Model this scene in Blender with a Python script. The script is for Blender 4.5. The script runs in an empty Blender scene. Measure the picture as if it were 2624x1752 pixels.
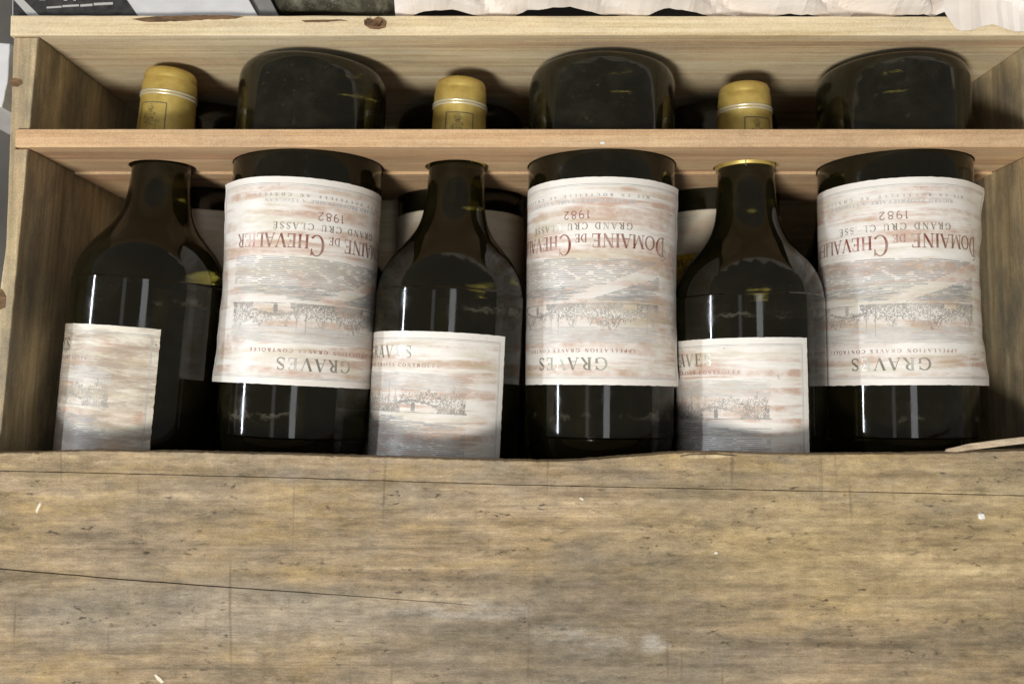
import bpy, bmesh, math, random
from mathutils import Vector, noise as mnoise

# ------------------------------------------------------------------ camera, world, lamps
sc = bpy.context.scene
col = sc.collection
FPX, TILT, ZC = 2500.0, math.radians(3.3), 0.642      # focal length in px of a 2624 px wide frame
cam = bpy.data.objects.new('camera', bpy.data.cameras.new('camera'))
col.objects.link(cam)
cam.location = (0, 0, ZC)
cam.rotation_euler = (TILT, 0, 0)
cam.data.sensor_width = 36.0
cam.data.lens = FPX / 2624 * 36.0
cam.data.clip_start, cam.data.clip_end = 0.01, 50
cam.data.dof.use_dof = True
cam.data.dof.focus_distance = 0.485
cam.data.dof.aperture_fstop = 7.0
sc.camera = cam

w = bpy.data.worlds.new('World'); sc.world = w; w.use_nodes = True
w.node_tree.nodes['Background'].inputs[0].default_value = (1.0, 0.98, 0.95, 1)
w.node_tree.nodes['Background'].inputs[1].default_value = 0.20

def lamp(name, loc, target, sx, sy, power, color=(1, 1, 1)):
    l = bpy.data.lights.new(name, 'AREA'); l.shape = 'RECTANGLE'
    l.size, l.size_y, l.energy, l.color = sx, sy, power, color
    o = bpy.data.objects.new(name, l); col.objects.link(o)
    o.location = loc
    d = Vector(target) - Vector(loc)
    o.rotation_euler = d.to_track_quat('-Z', 'Y').to_euler()
    return o
lamp('key_lamp', (-0.42, -0.72, 1.60), (0, 0.05, 0.15), 0.34, 0.26, 27.0, (1.0, 0.955, 0.875))
lamp('ceiling_lamp', (-0.66, 0.0, 1.75), (-0.66, 0.0, 0), 0.16, 0.8, 0.35, (0.95, 0.98, 1.0))
lamp('ceiling_lamp', (0.20, 0.0, 1.75), (0.20, 0.0, 0), 0.26, 0.8, 2.3, (0.95, 0.98, 1.0))
tube = lamp('tube_lamp', (-1.10, 0.12, 0.53), (0, 0.12, 0.16), 0.026, 0.42, 4.2, (0.86, 0.92, 1.0))
tube.rotation_euler = (0, -math.radians(72), 0)

sc.view_settings.view_transform = 'Standard'
sc.view_settings.look = 'None'
sc.view_settings.exposure = 0.0
sc.view_settings.gamma = 1.0
sc.cycles.use_denoising = True
sc.cycles.max_bounces = 10
sc.cycles.transmission_bounces = 8
sc.cycles.sample_clamp_indirect = 4.0
sc.cycles.caustics_reflective = False
sc.cycles.caustics_refractive = False

# ------------------------------------------------------------------ helpers
R_ = random.Random(11)
def at(px, py, z):
    """world point at height z behind a point of the 2348 px wide view"""
    u = (px * 1.1175 - 1312) / FPX; v = -(py * 1.1175 - 876) / FPX
    c, s = math.cos(TILT), math.sin(TILT)
    d = (u, v * c + s, v * s - c); k = (z - ZC) / d[2]
    return (d[0] * k, d[1] * k)

def mk(name, vs, fs, mat, parent=None, smooth=False, uv=None):
    me = bpy.data.meshes.new(name)
    me.from_pydata([tuple(v) for v in vs], [], fs)
    if uv:
        lay = me.uv_layers.new(name='UVMap')
        for lp in me.loops:
            lay.data[lp.index].uv = uv[lp.vertex_index]
    if smooth:
        me.polygons.foreach_set('use_smooth', [True] * len(me.polygons))
    me.materials.append(mat)
    me.update()
    o = bpy.data.objects.new(name, me); col.objects.link(o)
    if parent: o.parent = parent
    return o

def tag(o, label=None, cat=None, group=None, kind=None):
    if label: o['label'] = label
    if cat: o['category'] = cat
    if group: o['group'] = group
    if kind: o['kind'] = kind
    return o

def empty(name, loc=(0, 0, 0), rz=0):
    o = bpy.data.objects.new(name, None); col.objects.link(o)
    o.location = loc; o.rotation_euler = (0, 0, rz); o.empty_display_size = 0.02
    return o

def dense(pts, step, jit=0.0, closed=True):
    out = []; n = len(pts)
    for i in range(n if closed else n - 1):
        a = Vector(pts[i]); b = Vector(pts[(i + 1) % n])
        k = max(1, int((b - a).length / step))
        nrm = Vector((-(b - a).y, (b - a).x)).normalized() if (b - a).length else Vector((0, 0))
        for j in range(k):
            p = a.lerp(b, j / k)
            if j and jit:
                p = p + nrm * (mnoise.noise(Vector((p.x * 300, p.y * 300, 7))) + 0.6 * R_.uniform(-1, 1)) * jit
            out.append((p.x, p.y))
    if not closed: out.append(tuple(pts[-1]))
    return out

def prism(name, outline, z0, z1, mat, parent=None, bevel=0.0006, plane='xy', y0=0):
    """extruded outline; plane 'xy' goes up in z, plane 'xz' goes from y=z0 to y=z1"""
    bm = bmesh.new()
    if plane == 'xy':
        vs = [bm.verts.new((x, y, z0)) for x, y in outline]; d = Vector((0, 0, z1 - z0))
    else:
        vs = [bm.verts.new((x, z0, z)) for x, z in outline]; d = Vector((0, z1 - z0, 0))
    f = bm.faces.new(vs)
    r = bmesh.ops.extrude_face_region(bm, geom=[f])
    bmesh.ops.translate(bm, vec=d, verts=[e for e in r['geom'] if isinstance(e, bmesh.types.BMVert)])
    bmesh.ops.recalc_face_normals(bm, faces=bm.faces)
    if bevel:
        es = [e for e in bm.edges if len(e.link_faces) == 2 and any(len(x.verts) > 4 for x in e.link_faces)]
        bmesh.ops.bevel(bm, geom=es, offset=bevel, segments=2, profile=0.6, affect='EDGES', clamp_overlap=True)
    bmesh.ops.triangulate(bm, faces=[x for x in bm.faces if len(x.verts) > 4])
    me = bpy.data.meshes.new(name); bm.to_mesh(me); bm.free()
    me.materials.append(mat)
    o = bpy.data.objects.new(name, me); col.objects.link(o)
    if parent: o.parent = parent
    return o

def lathe(name, prof, mat, parent=None, n=72, y0=0.0):
    vs, fs = [], []
    for (y, r) in prof:
        for k in range(n):
            a = 2 * math.pi * k / n
            vs.append((r * math.sin(a), y + y0, r * math.cos(a)))
    m = len(prof)
    for i in range(m - 1):
        for k in range(n):
            a, b = i * n + k, i * n + (k + 1) % n
            fs.append((a, b, b + n, a + n))
    fs.append(tuple(reversed(range(n))))
    fs.append(tuple(range((m - 1) * n, m * n)))
    o = mk(name, vs, fs, mat, parent, smooth=True)
    return o

def crom(pts, k=6):
    """Catmull-Rom through profile points"""
    out = []
    for i in range(len(pts) - 1):
        p0 = pts[max(0, i - 1)]; p1 = pts[i]; p2 = pts[i + 1]; p3 = pts[min(len(pts) - 1, i + 2)]
        for j in range(k):
            t = j / k
            out.append(tuple(0.5 * ((2 * p1[d]) + (-p0[d] + p2[d]) * t + (2 * p0[d] - 5 * p1[d] + 4 * p2[d] - p3[d]) * t * t
                       + (-p0[d] + 3 * p1[d] - 3 * p2[d] + p3[d]) * t ** 3) for d in (0, 1)))
    out.append(pts[-1]); return out

# ------------------------------------------------------------------ materials
class NT:
    def __init__(s, name):
        s.m = bpy.data.materials.new(name); s.m.use_nodes = True
        s.t = s.m.node_tree; s.b = s.t.nodes['Principled BSDF']
        s.out = s.t.nodes['Material Output']
    def n(s, typ, **kw):
        nd = s.t.nodes.new(typ)
        for k, v in kw.items():
            if k.startswith('i_'):
                key = k[2:]
                nd.inputs[int(key) if key.isdigit() else key].default_value = v
            else: setattr(nd, k, v)
        return nd
    def l(s, a, b): s.t.links.new(a, b)
    def coords(s, kind='Object', scale=(1, 1, 1), loc=(0, 0, 0), rnd=False):
        tc = s.n('ShaderNodeTexCoord'); mp = s.n('ShaderNodeMapping')
        mp.inputs['Scale'].default_value = scale; mp.inputs['Location'].default_value = loc
        src = tc.outputs[kind]
        if rnd:
            oi = s.n('ShaderNodeObjectInfo'); va = s.n('ShaderNodeVectorMath', operation='MULTIPLY_ADD')
            s.l(oi.outputs['Random'], va.inputs[0]); va.inputs[1].default_value = (37.0, 17.0, 5.0); s.l(src, va.inputs[2]); src = va.outputs[0]
        s.l(src, mp.inputs[0]); return mp.outputs[0]
    def noise(s, vec, scale=1, detail=5, rough=0.6, dist=0.0):
        nd = s.n('ShaderNodeTexNoise'); nd.inputs['Scale'].default_value = scale
        nd.inputs['Detail'].default_value = detail; nd.inputs['Roughness'].default_value = rough
        nd.inputs['Distortion'].default_value = dist
        s.l(vec, nd.inputs['Vector']); return nd.outputs[0]
    def ramp(s, fac, stops):
        nd = s.n('ShaderNodeValToRGB'); e = nd.color_ramp.elements
        while len(e) < len(stops): e.new(0.5)
        for el, (p, c) in zip(e, stops):
            el.position = p; el.color = (c[0], c[1], c[2], 1) if not isinstance(c, (int, float)) else (c, c, c, 1)
        s.l(fac, nd.inputs[0]); return nd.outputs[0]
    def mix(s, fac, a, b, mode='MIX'):
        nd = s.n('ShaderNodeMix', data_type='RGBA', blend_type=mode)
        for sock, v in ((nd.inputs[0], fac), (nd.inputs[6], a), (nd.inputs[7], b)):
            if isinstance(v, (int, float)): sock.default_value = v
            elif isinstance(v, tuple): sock.default_value = (*v, 1)
            else: s.l(v, sock)
        return nd.outputs[2]
    def math(s, op, a, b=0.0, c=None):
        nd = s.n('ShaderNodeMath', operation=op)
        for k, v in enumerate((a, b) if c is None else (a, b, c)):
            if isinstance(v, (int, float)): nd.inputs[k].default_value = v
            else: s.l(v, nd.inputs[k])
        return nd.outputs[0]
    def bump(s, h, strength=0.3, dist=0.0005):
        nd = s.n('ShaderNodeBump'); nd.inputs['Strength'].default_value = strength; nd.inputs['Distance'].default_value = dist
        s.l(h, nd.inputs['Height']); s.l(nd.outputs[0], s.b.inputs['Normal'])
    def set(s, **kw):
        for k, v in kw.items():
            k = k.replace('_', ' ')
            sock = s.b.inputs[k]
            if isinstance(v, (int, float)): sock.default_value = v
            elif isinstance(v, tuple): sock.default_value = (*v, 1)
            else: s.l(v, sock)
        return s.m

def wood(name, dark, mid, light, grain='x', stain=None, stain_amt=0.5, speck=0.0, saw=0.0, chalk=0.0, fine=1.0, loc=(0, 0, 0), ochre=None, bump=0.35, grime=0.0, zones=False):
    t = NT(name)
    def st(a, b):  # stretched mapping: a along the grain, b across
        return t.coords('Object', (a, b, b) if grain == 'x' else (b, a, b) if grain == 'y' else (b, b, a), loc)
    g1 = t.noise(st(5, 170), 1, 6, 0.62, 0.6)
    g2 = t.noise(st(14, 700), 1, 4, 0.6)
    c = t.ramp(g1, [(0.30, dark), (0.5, mid), (0.70, light)])
    c = t.mix(0.55 * fine, c, t.ramp(g2, [(0.3, tuple(x * 0.62 for x in mid)), (0.62, tuple(min(1, x * 1.25) for x in light))]), 'MIX')
    g3 = t.noise(st(2.2, 62), 1, 4, 0.55, 0.5)
    c = t.mix(0.62, c, t.ramp(g3, [(0.36, 0.30), (0.47, 0.55), (0.56, 0.50), (0.66, 0.72)]), 'OVERLAY')
    b1 = t.noise(st(16, 42), 1, 5, 0.65)
    if ochre:
        c = t.mix(t.math('MULTIPLY', t.ramp(t.noise(st(9, 30), 1.3, 5, 0.7, 0.4), [(0.46, 0.0), (0.62, 1.0)]), 0.75), c, ochre)
    if stain:
        c = t.mix(t.math('MULTIPLY', t.ramp(b1, [(0.42, 0.0), (0.66, 1.0)]), stain_amt), c, stain)
    if zones:
        def zone(cx, cy, rx, ry, dist=0.5):
            mp = t.n('ShaderNodeMapping'); mp.inputs['Location'].default_value = (-cx / rx, -cy / ry, 0); mp.inputs['Scale'].default_value = (1 / rx, 1 / ry, 0)
            tc = t.n('ShaderNodeTexCoord'); t.l(tc.outputs['Object'], mp.inputs[0])
            nz = t.n('ShaderNodeTexNoise'); nz.inputs['Scale'].default_value = 40; nz.inputs['Detail'].default_value = 6; nz.inputs['Roughness'].default_value = 0.7; t.l(tc.outputs['Object'], nz.inputs['Vector'])
            va = t.n('ShaderNodeVectorMath', operation='MULTIPLY_ADD'); t.l(nz.outputs['Color'], va.inputs[0]); va.inputs[1].default_value = (dist, dist, 0); t.l(mp.outputs[0], va.inputs[2])
            vb = t.n('ShaderNodeVectorMath', operation='SUBTRACT'); t.l(va.outputs[0], vb.inputs[0]); vb.inputs[1].default_value = (dist / 2, dist / 2, 0)
            g = t.n('ShaderNodeTexGradient', gradient_type='SPHERICAL'); t.l(vb.outputs[0], g.inputs[0]); return t.ramp(g.outputs[1], [(0.05, 0.0), (0.6, 1.0)])
        c = t.mix(t.math('MULTIPLY', zone(0.19, -0.065, 0.17, 0.055, 0.7), 0.55), c, t.mix(g1, (0.30, 0.22, 0.11), (0.50, 0.39, 0.21)))
        c = t.mix(t.math('MULTIPLY', zone(0.02, -0.115, 0.16, 0.05, 0.9), 0.60), c, t.mix(g1, (0.10, 0.085, 0.065), (0.22, 0.19, 0.15)))
        c = t.mix(t.math('MULTIPLY', zone(-0.13, -0.10, 0.12, 0.022, 0.8), 0.45), c, (0.30, 0.275, 0.235))
        for (cx, cy, rx, ry, am) in ((0.066, -0.113, 0.009, 0.006, 0.5), (0.03, -0.112, 0.030, 0.010, 0.35), (-0.02, -0.098, 0.045, 0.006, 0.35)):
            c = t.mix(t.math('MULTIPLY', t.math('MULTIPLY', zone(cx, cy, rx, ry, 1.1), t.ramp(t.noise(st(120, 260), 1, 5, 0.75), [(0.40, 0.0), (0.62, 1.0)])), am), c, (0.48, 0.47, 0.44))
    if grime:
        gr = t.math('MULTIPLY', t.ramp(t.noise(t.coords('Object', (6.5, 9, 9), (0.35, 0.55, 0)), 1, 4, 0.6), [(0.44, 0.0), (0.62, 1.0)]), t.ramp(t.noise(st(40, 90), 1, 6, 0.75), [(0.3, 0.35), (0.62, 1.0)]))
        c = t.mix(t.math('MULTIPLY', gr, grime), c, (0.12, 0.105, 0.085))
    mott = t.noise(st(130, 300), 1, 8, 0.8)
    if saw:
        m2 = t.noise(st(26, 130), 1, 7, 0.78, 0.25)
        c = t.mix(0.75, c, t.ramp(m2, [(0.33, 0.22), (0.5, 0.5), (0.68, 0.76)]), 'OVERLAY')
    c = t.mix(0.30 if not saw else 0.75, c, t.ramp(mott, [(0.25, 0.25), (0.75, 0.78)]), 'OVERLAY')
    if speck:
        sp = t.noise(st(170, 380), 1, 4, 0.65)
        area = t.ramp(t.noise(st(20, 60), 1, 3, 0.6), [(0.47, 0.08), (0.58, 1.0)])
        c = t.mix(t.math('MULTIPLY', t.math('MULTIPLY', t.ramp(sp, [(0.595, 0.0), (0.685, 1.0)]), area), speck), c, (0.035, 0.028, 0.02))
    if saw:
        sv = t.coords('Object', (330, 14, 14) if grain == 'x' else (14, 330, 14), loc)
        c = t.mix(saw * 0.35, c, t.ramp(t.noise(sv, 1, 3, 0.6), [(0.3, 0.22), (0.7, 0.78)]), 'OVERLAY')
        sv2 = t.coords('Object', (210, 11, 11) if grain == 'x' else (11, 210, 11), (3.1, 1.7, 0))
        c = t.mix(t.math('MULTIPLY', t.ramp(t.noise(sv2, 1, 2, 0.5), [(0.67, 0.0), (0.74, 1.0)]), 0.45), c, tuple(x * 0.35 for x in mid))
    gn_ = t.noise(t.coords('Object', (1, 1, 1)), 1500, 2, 0.6)
    c = t.mix(0.28, c, t.ramp(gn_, [(0.3, 0.2), (0.7, 0.8)]), 'OVERLAY')
    if chalk:
        ch = t.noise(st(60, 130), 1, 6, 0.75); big = t.ramp(t.noise(st(6, 14), 1, 2, 0.5), [(0.52, 0.0), (0.64, 1.0)])
        c = t.mix(t.math('MULTIPLY', t.math('MULTIPLY', t.ramp(ch, [(0.5, 0.0), (0.75, 1.0)]), big), chalk), c, (0.5, 0.49, 0.46))
    t.bump(t.mix(0.5, g2, mott), bump, 0.0006)
    return t.set(Base_Color=c, Roughness=0.72, Specular_IOR_Level=0.25)

M = {}
M['pine'] = wood('pine_pale', (0.46, 0.33, 0.165), (0.66, 0.525, 0.325), (0.80, 0.675, 0.46), 'x', (0.47, 0.40, 0.29), 0.40, 0.12, 0.0, 0.0, 0.5)
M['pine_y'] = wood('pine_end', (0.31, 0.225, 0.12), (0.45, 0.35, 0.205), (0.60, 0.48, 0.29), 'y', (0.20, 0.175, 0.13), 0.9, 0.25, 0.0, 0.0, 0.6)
M['divider'] = wood('divider_pink', (0.42, 0.25, 0.12), (0.57, 0.365, 0.205), (0.68, 0.48, 0.29), 'x', (0.38, 0.28, 0.18), 0.45, 0.10, 0.0, 0.0, 0.45, (4, 1, 2))
M['lid'] = wood('lid_weathered', (0.160, 0.113, 0.063), (0.290, 0.213, 0.130), (0.41, 0.318, 0.20), 'x', (0.195, 0.162, 0.118), 0.70, 0.85, 0.22, 0.25, 0.5, (1.3, 0.4, 0), (0.36, 0.255, 0.115), 1.0, 0.35, True)
M['splinter'] = wood('fresh_splinter', (0.20, 0.145, 0.09), (0.36, 0.28, 0.19), (0.50, 0.41, 0.30), 'x', None, 0, 0.2)
t = NT('torn_bark'); M['bark'] = t.set(Base_Color=t.ramp(t.noise(t.coords('Object', (60, 400, 300)), 1, 5, 0.7), [(0.3, (0.05, 0.028, 0.014)), (0.7, (0.26, 0.15, 0.07))]), Roughness=0.9)
t.bump(t.noise(t.coords('Object', (100, 500, 400)), 1, 4), 0.9, 0.001)
t = NT('rust'); M['rust'] = t.set(Base_Color=t.ramp(t.noise(t.coords('Object', (400, 400, 400)), 1, 4), [(0.35, (0.03, 0.018, 0.014)), (0.7, (0.20, 0.08, 0.03))]), Roughness=0.85, Metallic=0.3)

def glass(name, dust=0.10, base=(0.040, 0.034, 0.006)):
    t = NT(name)
    co = t.coords('Object', (1, 1, 1), rnd=True)
    d1 = t.ramp(t.noise(co, 55, 6, 0.72, 0.3), [(0.46, 0.0), (0.78, 1.0)])
    d2 = t.ramp(t.noise(co, 900, 3, 0.7), [(0.62, 0.0), (0.72, 1.0)])
    d3 = t.ramp(t.noise(co, 14, 3, 0.5), [(0.4, 0.25), (0.7, 1.0)])
    sx = t.n('ShaderNodeSeparateXYZ'); tc0 = t.n('ShaderNodeTexCoord'); t.l(tc0.outputs['Object'], sx.inputs[0])
    wob = t.math('MULTIPLY_ADD', t.noise(co, 150, 6, 0.75), 0.016, -0.008)
    ring = t.math('LESS_THAN', t.math('ABSOLUTE', t.math('ADD', t.math('SUBTRACT', sx.outputs[1], 0.186), wob)), 0.0011)
    crust = t.math('MULTIPLY', t.math('MULTIPLY', ring, t.ramp(t.noise(co, 45, 3, 0.6), [(0.50, 0.0), (0.60, 1.0)])), 0.13)
    t.bump(t.noise(co, 26, 2, 0.5), 0.10, 0.0012)
    bz = t.n('ShaderNodeMapRange'); t.l(sx.outputs[1], bz.inputs[0]); bz.inputs[1].default_value = 0.075; bz.inputs[2].default_value = 0.005; bz.inputs[3].default_value = 0.0; bz.inputs[4].default_value = 1.0
    scuff = t.math('MULTIPLY', bz.outputs[0], t.math('ADD', t.math('MULTIPLY', d1, 0.03), t.math('ADD', t.math('MULTIPLY', t.ramp(t.noise(co, 260, 5, 0.75), [(0.62, 0.0), (0.72, 1.0)]), 0.16), 0.008)))
    crust = t.math('ADD', crust, scuff)
    fac0 = t.math('MULTIPLY', t.math('ADD', t.math('MULTIPLY', d1, 0.55), t.math('ADD', t.math('MULTIPLY', d2, 0.6), 0.12)), t.math('MULTIPLY', d3, dust), )
    fac = t.math('MINIMUM', t.math('ADD', fac0, crust), 0.9)
    t.set(Base_Color=base, Roughness=t.math('MULTIPLY_ADD', d1, 0.14, 0.055), IOR=1.45, Transmission_Weight=0.9, Specular_IOR_Level=0.17)
    df = t.n('ShaderNodeBsdfDiffuse'); df.inputs[0].default_value = (0.30, 0.285, 0.21, 1)
    mx = t.n('ShaderNodeMixShader'); t.l(fac, mx.inputs[0]); t.l(t.b.outputs[0], mx.inputs[1]); t.l(df.outputs[0], mx.inputs[2])
    t.l(mx.outputs[0], t.out.inputs[0])
    return t.m
M['glass'] = glass('dark_green_glass', 0.055)
M['glass_dusty'] = glass('dusty_glass', 2.2)

t = NT('gold_capsule')
co = t.coords('Object', rnd=True)
gn = t.noise(co, 130, 5, 0.65)
M['gold'] = t.set(Base_Color=t.ramp(gn, [(0.3, (0.48, 0.345, 0.085)), (0.7, (0.68, 0.52, 0.155))]), Metallic=0.42, Roughness=t.math('MULTIPLY_ADD', gn, 0.25, 0.30))
t.bump(gn, 0.15, 0.0004)
t = NT('bright_bead'); M['bead'] = t.set(Base_Color=(0.90, 0.86, 0.66), Metallic=0.6, Roughness=0.30)
t = NT('emblem_ink'); M['emblem'] = t.set(Base_Color=(0.14, 0.13, 0.075), Roughness=0.6)

def paper(name, tint=(0.84, 0.81, 0.765), pink=0.78, mold=0.5, grey=0.0):
    t = NT(name)
    uvw = t.coords('UV', (1, 1, 1), rnd=True)
    def nz(a, b, det=5, ro=0.62, dist=0.0, off=0):
        mp = t.n('ShaderNodeMapping'); mp.inputs['Scale'].default_value = (a, b, 1); mp.inputs['Location'].default_value = (off, off * 1.7, off)
        t.l(uvw, mp.inputs[0]); return t.noise(mp.outputs[0], 1, det, ro, dist)
    c = t.mix(t.ramp(nz(30, 60), [(0.35, 0.0), (0.75, 1.0)]), tint, tuple(x * 0.93 for x in tint))
    tcu = t.n('ShaderNodeTexCoord'); su = t.n('ShaderNodeSeparateXYZ'); t.l(tcu.outputs['UV'], su.inputs[0])
    def inside(u0, v0, soft):
        a = t.math('SUBTRACT', u0, t.math('ABSOLUTE', t.math('SUBTRACT', su.outputs[0], 0.5)))
        b = t.math('SUBTRACT', v0, t.math('ABSOLUTE', t.math('SUBTRACT', su.outputs[1], 0.5)))
        n_ = t.n('ShaderNodeClamp'); t.l(t.math('DIVIDE', t.math('MINIMUM', a, b), soft), n_.inputs[0]); return n_.outputs[0]
    ins = t.math('MULTIPLY_ADD', inside(0.475, 0.466, 0.015), 0.85, 0.15)
    pica = t.math('SUBTRACT', 0.352, t.math('ABSOLUTE', t.math('SUBTRACT', su.outputs[0], 0.5)))
    picb = t.math('SUBTRACT', 0.21, t.math('ABSOLUTE', t.math('SUBTRACT', su.outputs[1], 0.592)))
    pc = t.n('ShaderNodeClamp'); t.l(t.math('DIVIDE', t.math('MINIMUM', pica, picb), 0.02), pc.inputs[0])
    c = t.mix(t.math('MULTIPLY', pc.outputs[0], 0.34), c, (0.60, 0.565, 0.52))
    band = t.math('MULTIPLY', t.ramp(nz(1.8, 19, 5, 0.6, 0.25, 2.0), [(0.46, 0.0), (0.57, 1.0)]), t.ramp(nz(7, 8, 5, 0.7, 0, 5), [(0.40, 0.15), (0.58, 1.0)]))
    c = t.mix(t.math('MULTIPLY', t.math('MULTIPLY', band, ins), pink), c, (0.50, 0.31, 0.22))
    band2 = t.math('MULTIPLY', t.ramp(nz(3, 14, 5, 0.65, 0.3, 9.0), [(0.50, 0.0), (0.66, 1.0)]), 0.5 + 0.3 * mold)
    c = t.mix(t.math('MULTIPLY', t.math('MULTIPLY', band2, ins), pink), c, (0.50, 0.42, 0.26))
    spots = t.ramp(nz(30, 24, 3, 0.55, 0, 3.3), [(0.70, 0.0), (0.76, 1.0)])
    c = t.mix(t.math('MULTIPLY', spots, mold), c, (0.22, 0.17, 0.10))
    if grey:
        c = t.mix(t.math('MULTIPLY', t.ramp(nz(5, 16, 6, 0.72, 0.2, 6.1), [(0.42, 0.0), (0.62, 1.0)]), grey), c, (0.36, 0.29, 0.225))
    ht = nz(5, 60, 3, 0.5, 0, 1.2)
    t.bump(ht, 0.12, 0.0006)
    return t.set(Base_Color=c, Roughness=0.42, Specular_IOR_Level=0.45)
M['paper'] = paper('label_paper')
M['paper_stained'] = paper('label_paper_stained', (0.76, 0.72, 0.62), 0.85, 0.9, 0.95)
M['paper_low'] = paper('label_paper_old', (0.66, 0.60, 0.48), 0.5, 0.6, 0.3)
t = NT('wine_light_yellow'); M['yellow'] = t.set(Base_Color=t.ramp(t.noise(t.coords('Object'), 260, 4, 0.7), [(0.3, (0.30, 0.19, 0.02)), (0.7, (0.72, 0.50, 0.04))]), Roughness=0.5)  # colour of light that has come through the wine

def ink(name, c, metallic=0.0, rough=0.5, fade=0.5, paperc=(0.76, 0.72, 0.66)):
    t = NT(name)
    f = t.math('MULTIPLY', t.ramp(t.noise(t.coords('Object', rnd=True), 90, 5, 0.7), [(0.40, 0.0), (0.68, 1.0)]), fade)
    return t.set(Base_Color=t.mix(f, c, paperc), Metallic=metallic, Roughness=rough)
M['ink_red'] = ink('ink_red_brown', (0.25, 0.065, 0.045), 0.25, 0.35, 0.55)
M['ink_year'] = ink('ink_year', (0.24, 0.09, 0.075), 0, 0.5, 0.3)
M['ink_silver'] = ink('ink_silver', (0.30, 0.30, 0.24), 0.6, 0.30, 0.5)
M['ink_grey'] = ink('ink_grey', (0.36, 0.37, 0.37), 0.0, 0.5, 0.6)
M['ink_dark'] = ink('ink_engraving', (0.29, 0.275, 0.26), 0.0, 0.5, 0.55)
M['ink_field'] = ink('ink_field', (0.33, 0.335, 0.34), 0.0, 0.5, 0.35)
M['ink_light'] = ink('ink_sky_hatch', (0.55, 0.54, 0.53), 0.0, 0.5, 0.5)
M['ink_blue'] = ink('ink_blue_grey', (0.47, 0.49, 0.52), 0.0, 0.5, 0.5)
M['ink_small'] = ink('ink_small_red', (0.36, 0.20, 0.17), 0.0, 0.5, 0.6)

t = NT('tissue_paper'); tn = t.noise(t.coords('Object'), 30, 5, 0.6)
M['tissue'] = t.set(Base_Color=t.ramp(tn, [(0.3, (0.74, 0.67, 0.61)), (0.7, (0.86, 0.81, 0.76))]), Roughness=0.75)
t.bump(t.noise(t.coords('Object'), 160, 4, 0.6), 0.2, 0.0008)
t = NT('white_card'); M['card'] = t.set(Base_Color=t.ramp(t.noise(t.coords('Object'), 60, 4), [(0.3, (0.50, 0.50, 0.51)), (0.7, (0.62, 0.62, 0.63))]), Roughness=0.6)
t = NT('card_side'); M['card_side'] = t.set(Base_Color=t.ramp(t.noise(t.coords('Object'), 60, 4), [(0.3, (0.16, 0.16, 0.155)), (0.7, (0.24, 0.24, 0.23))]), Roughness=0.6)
t = NT('black_print'); M['black'] = t.set(Base_Color=t.ramp(t.noise(t.coords('Object'), 200, 4), [(0.3, (0.012, 0.012, 0.012)), (0.7, (0.05, 0.048, 0.045))]), Roughness=0.45)
t = NT('white_print'); M['white_print'] = t.set(Base_Color=(0.42, 0.42, 0.40), Roughness=0.6)
t = NT('dark_floor'); M['floor'] = t.set(Base_Color=t.ramp(t.noise(t.coords('Object'), 12, 6), [(0.3, (0.05, 0.045, 0.04)), (0.7, (0.10, 0.09, 0.08))]), Roughness=0.9)

# ------------------------------------------------------------------ ground and crate
g = mk('ground', [(-1.5, -1.5, -0.012), (1.5, -1.5, -0.012), (1.5, 1.5, -0.012), (-1.5, 1.5, -0.012)], [(0, 1, 2, 3)], M['floor'])
tag(g, kind='structure')

ZW = 0.165                                   # top of the crate walls
YF, YFO, YN = 0.1805, 0.1902, -0.140         # far wall inner and outer face, near wall inner face
crate = empty('wine_crate')
tag(crate, 'open pale pine wine crate holding two layers of bottles', 'crate')
def L(y): return -0.2369 + (y - 0.1813) * 0.0640      # inner face of the left wall
def Rr(y): return 0.2632 + (0.18 - y) * 0.010         # inner face of the right wall
YD0, YD1 = 0.1240, 0.1330                              # divider slot
prism('base_board', [(-0.262, -0.15), (0.278, -0.15), (0.278, 0.189), (-0.262, 0.189)], -0.011, -0.001, M['pine'], crate)
fw = dense([(-0.2505, YF), (L(YF) + 0.0, YF), (0.2632, YF), (0.300, YF), (0.300, YFO), (-0.2505, YFO + 0.0006)], 0.006, 0.00012)
prism('far_wall_board', fw, 0.0, ZW, M['pine'], crate, 0.0009)
lw = [(L(YF), YF - 0.0004), (L(YD1), YD1 + 0.0004), (L(YD1) - 0.006, YD1 + 0.0004), (L(YD0) - 0.006, YD0 - 0.0004), (L(YD0), YD0 - 0.0004), (L(-0.15), -0.150), (L(-0.15) - 0.014, -0.150), (-0.2500, 0.075), (-0.2492, YF - 0.0004)]
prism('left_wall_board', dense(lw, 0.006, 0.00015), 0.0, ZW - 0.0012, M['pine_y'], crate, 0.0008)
rw = [(Rr(YF), YF - 0.0004), (0.285, YF - 0.0004), (0.285, -0.15), (Rr(-0.15), -0.15), (Rr(YD0), YD0 - 0.0004), (Rr(YD0) + 0.006, YD0 - 0.0004), (Rr(YD1) + 0.006, YD1 + 0.0004), (Rr(YD1), YD1 + 0.0004)]
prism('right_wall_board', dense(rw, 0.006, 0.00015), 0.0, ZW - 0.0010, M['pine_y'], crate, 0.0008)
prism('near_wall_board', [(L(YN) + 0.0004, YN), (Rr(YN) - 0.0004, YN), (Rr(YN) - 0.0004, YN - 0.0095), (L(YN) + 0.0004, YN - 0.0095)], 0.0, ZW - 0.001, M['pine'], crate)

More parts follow.
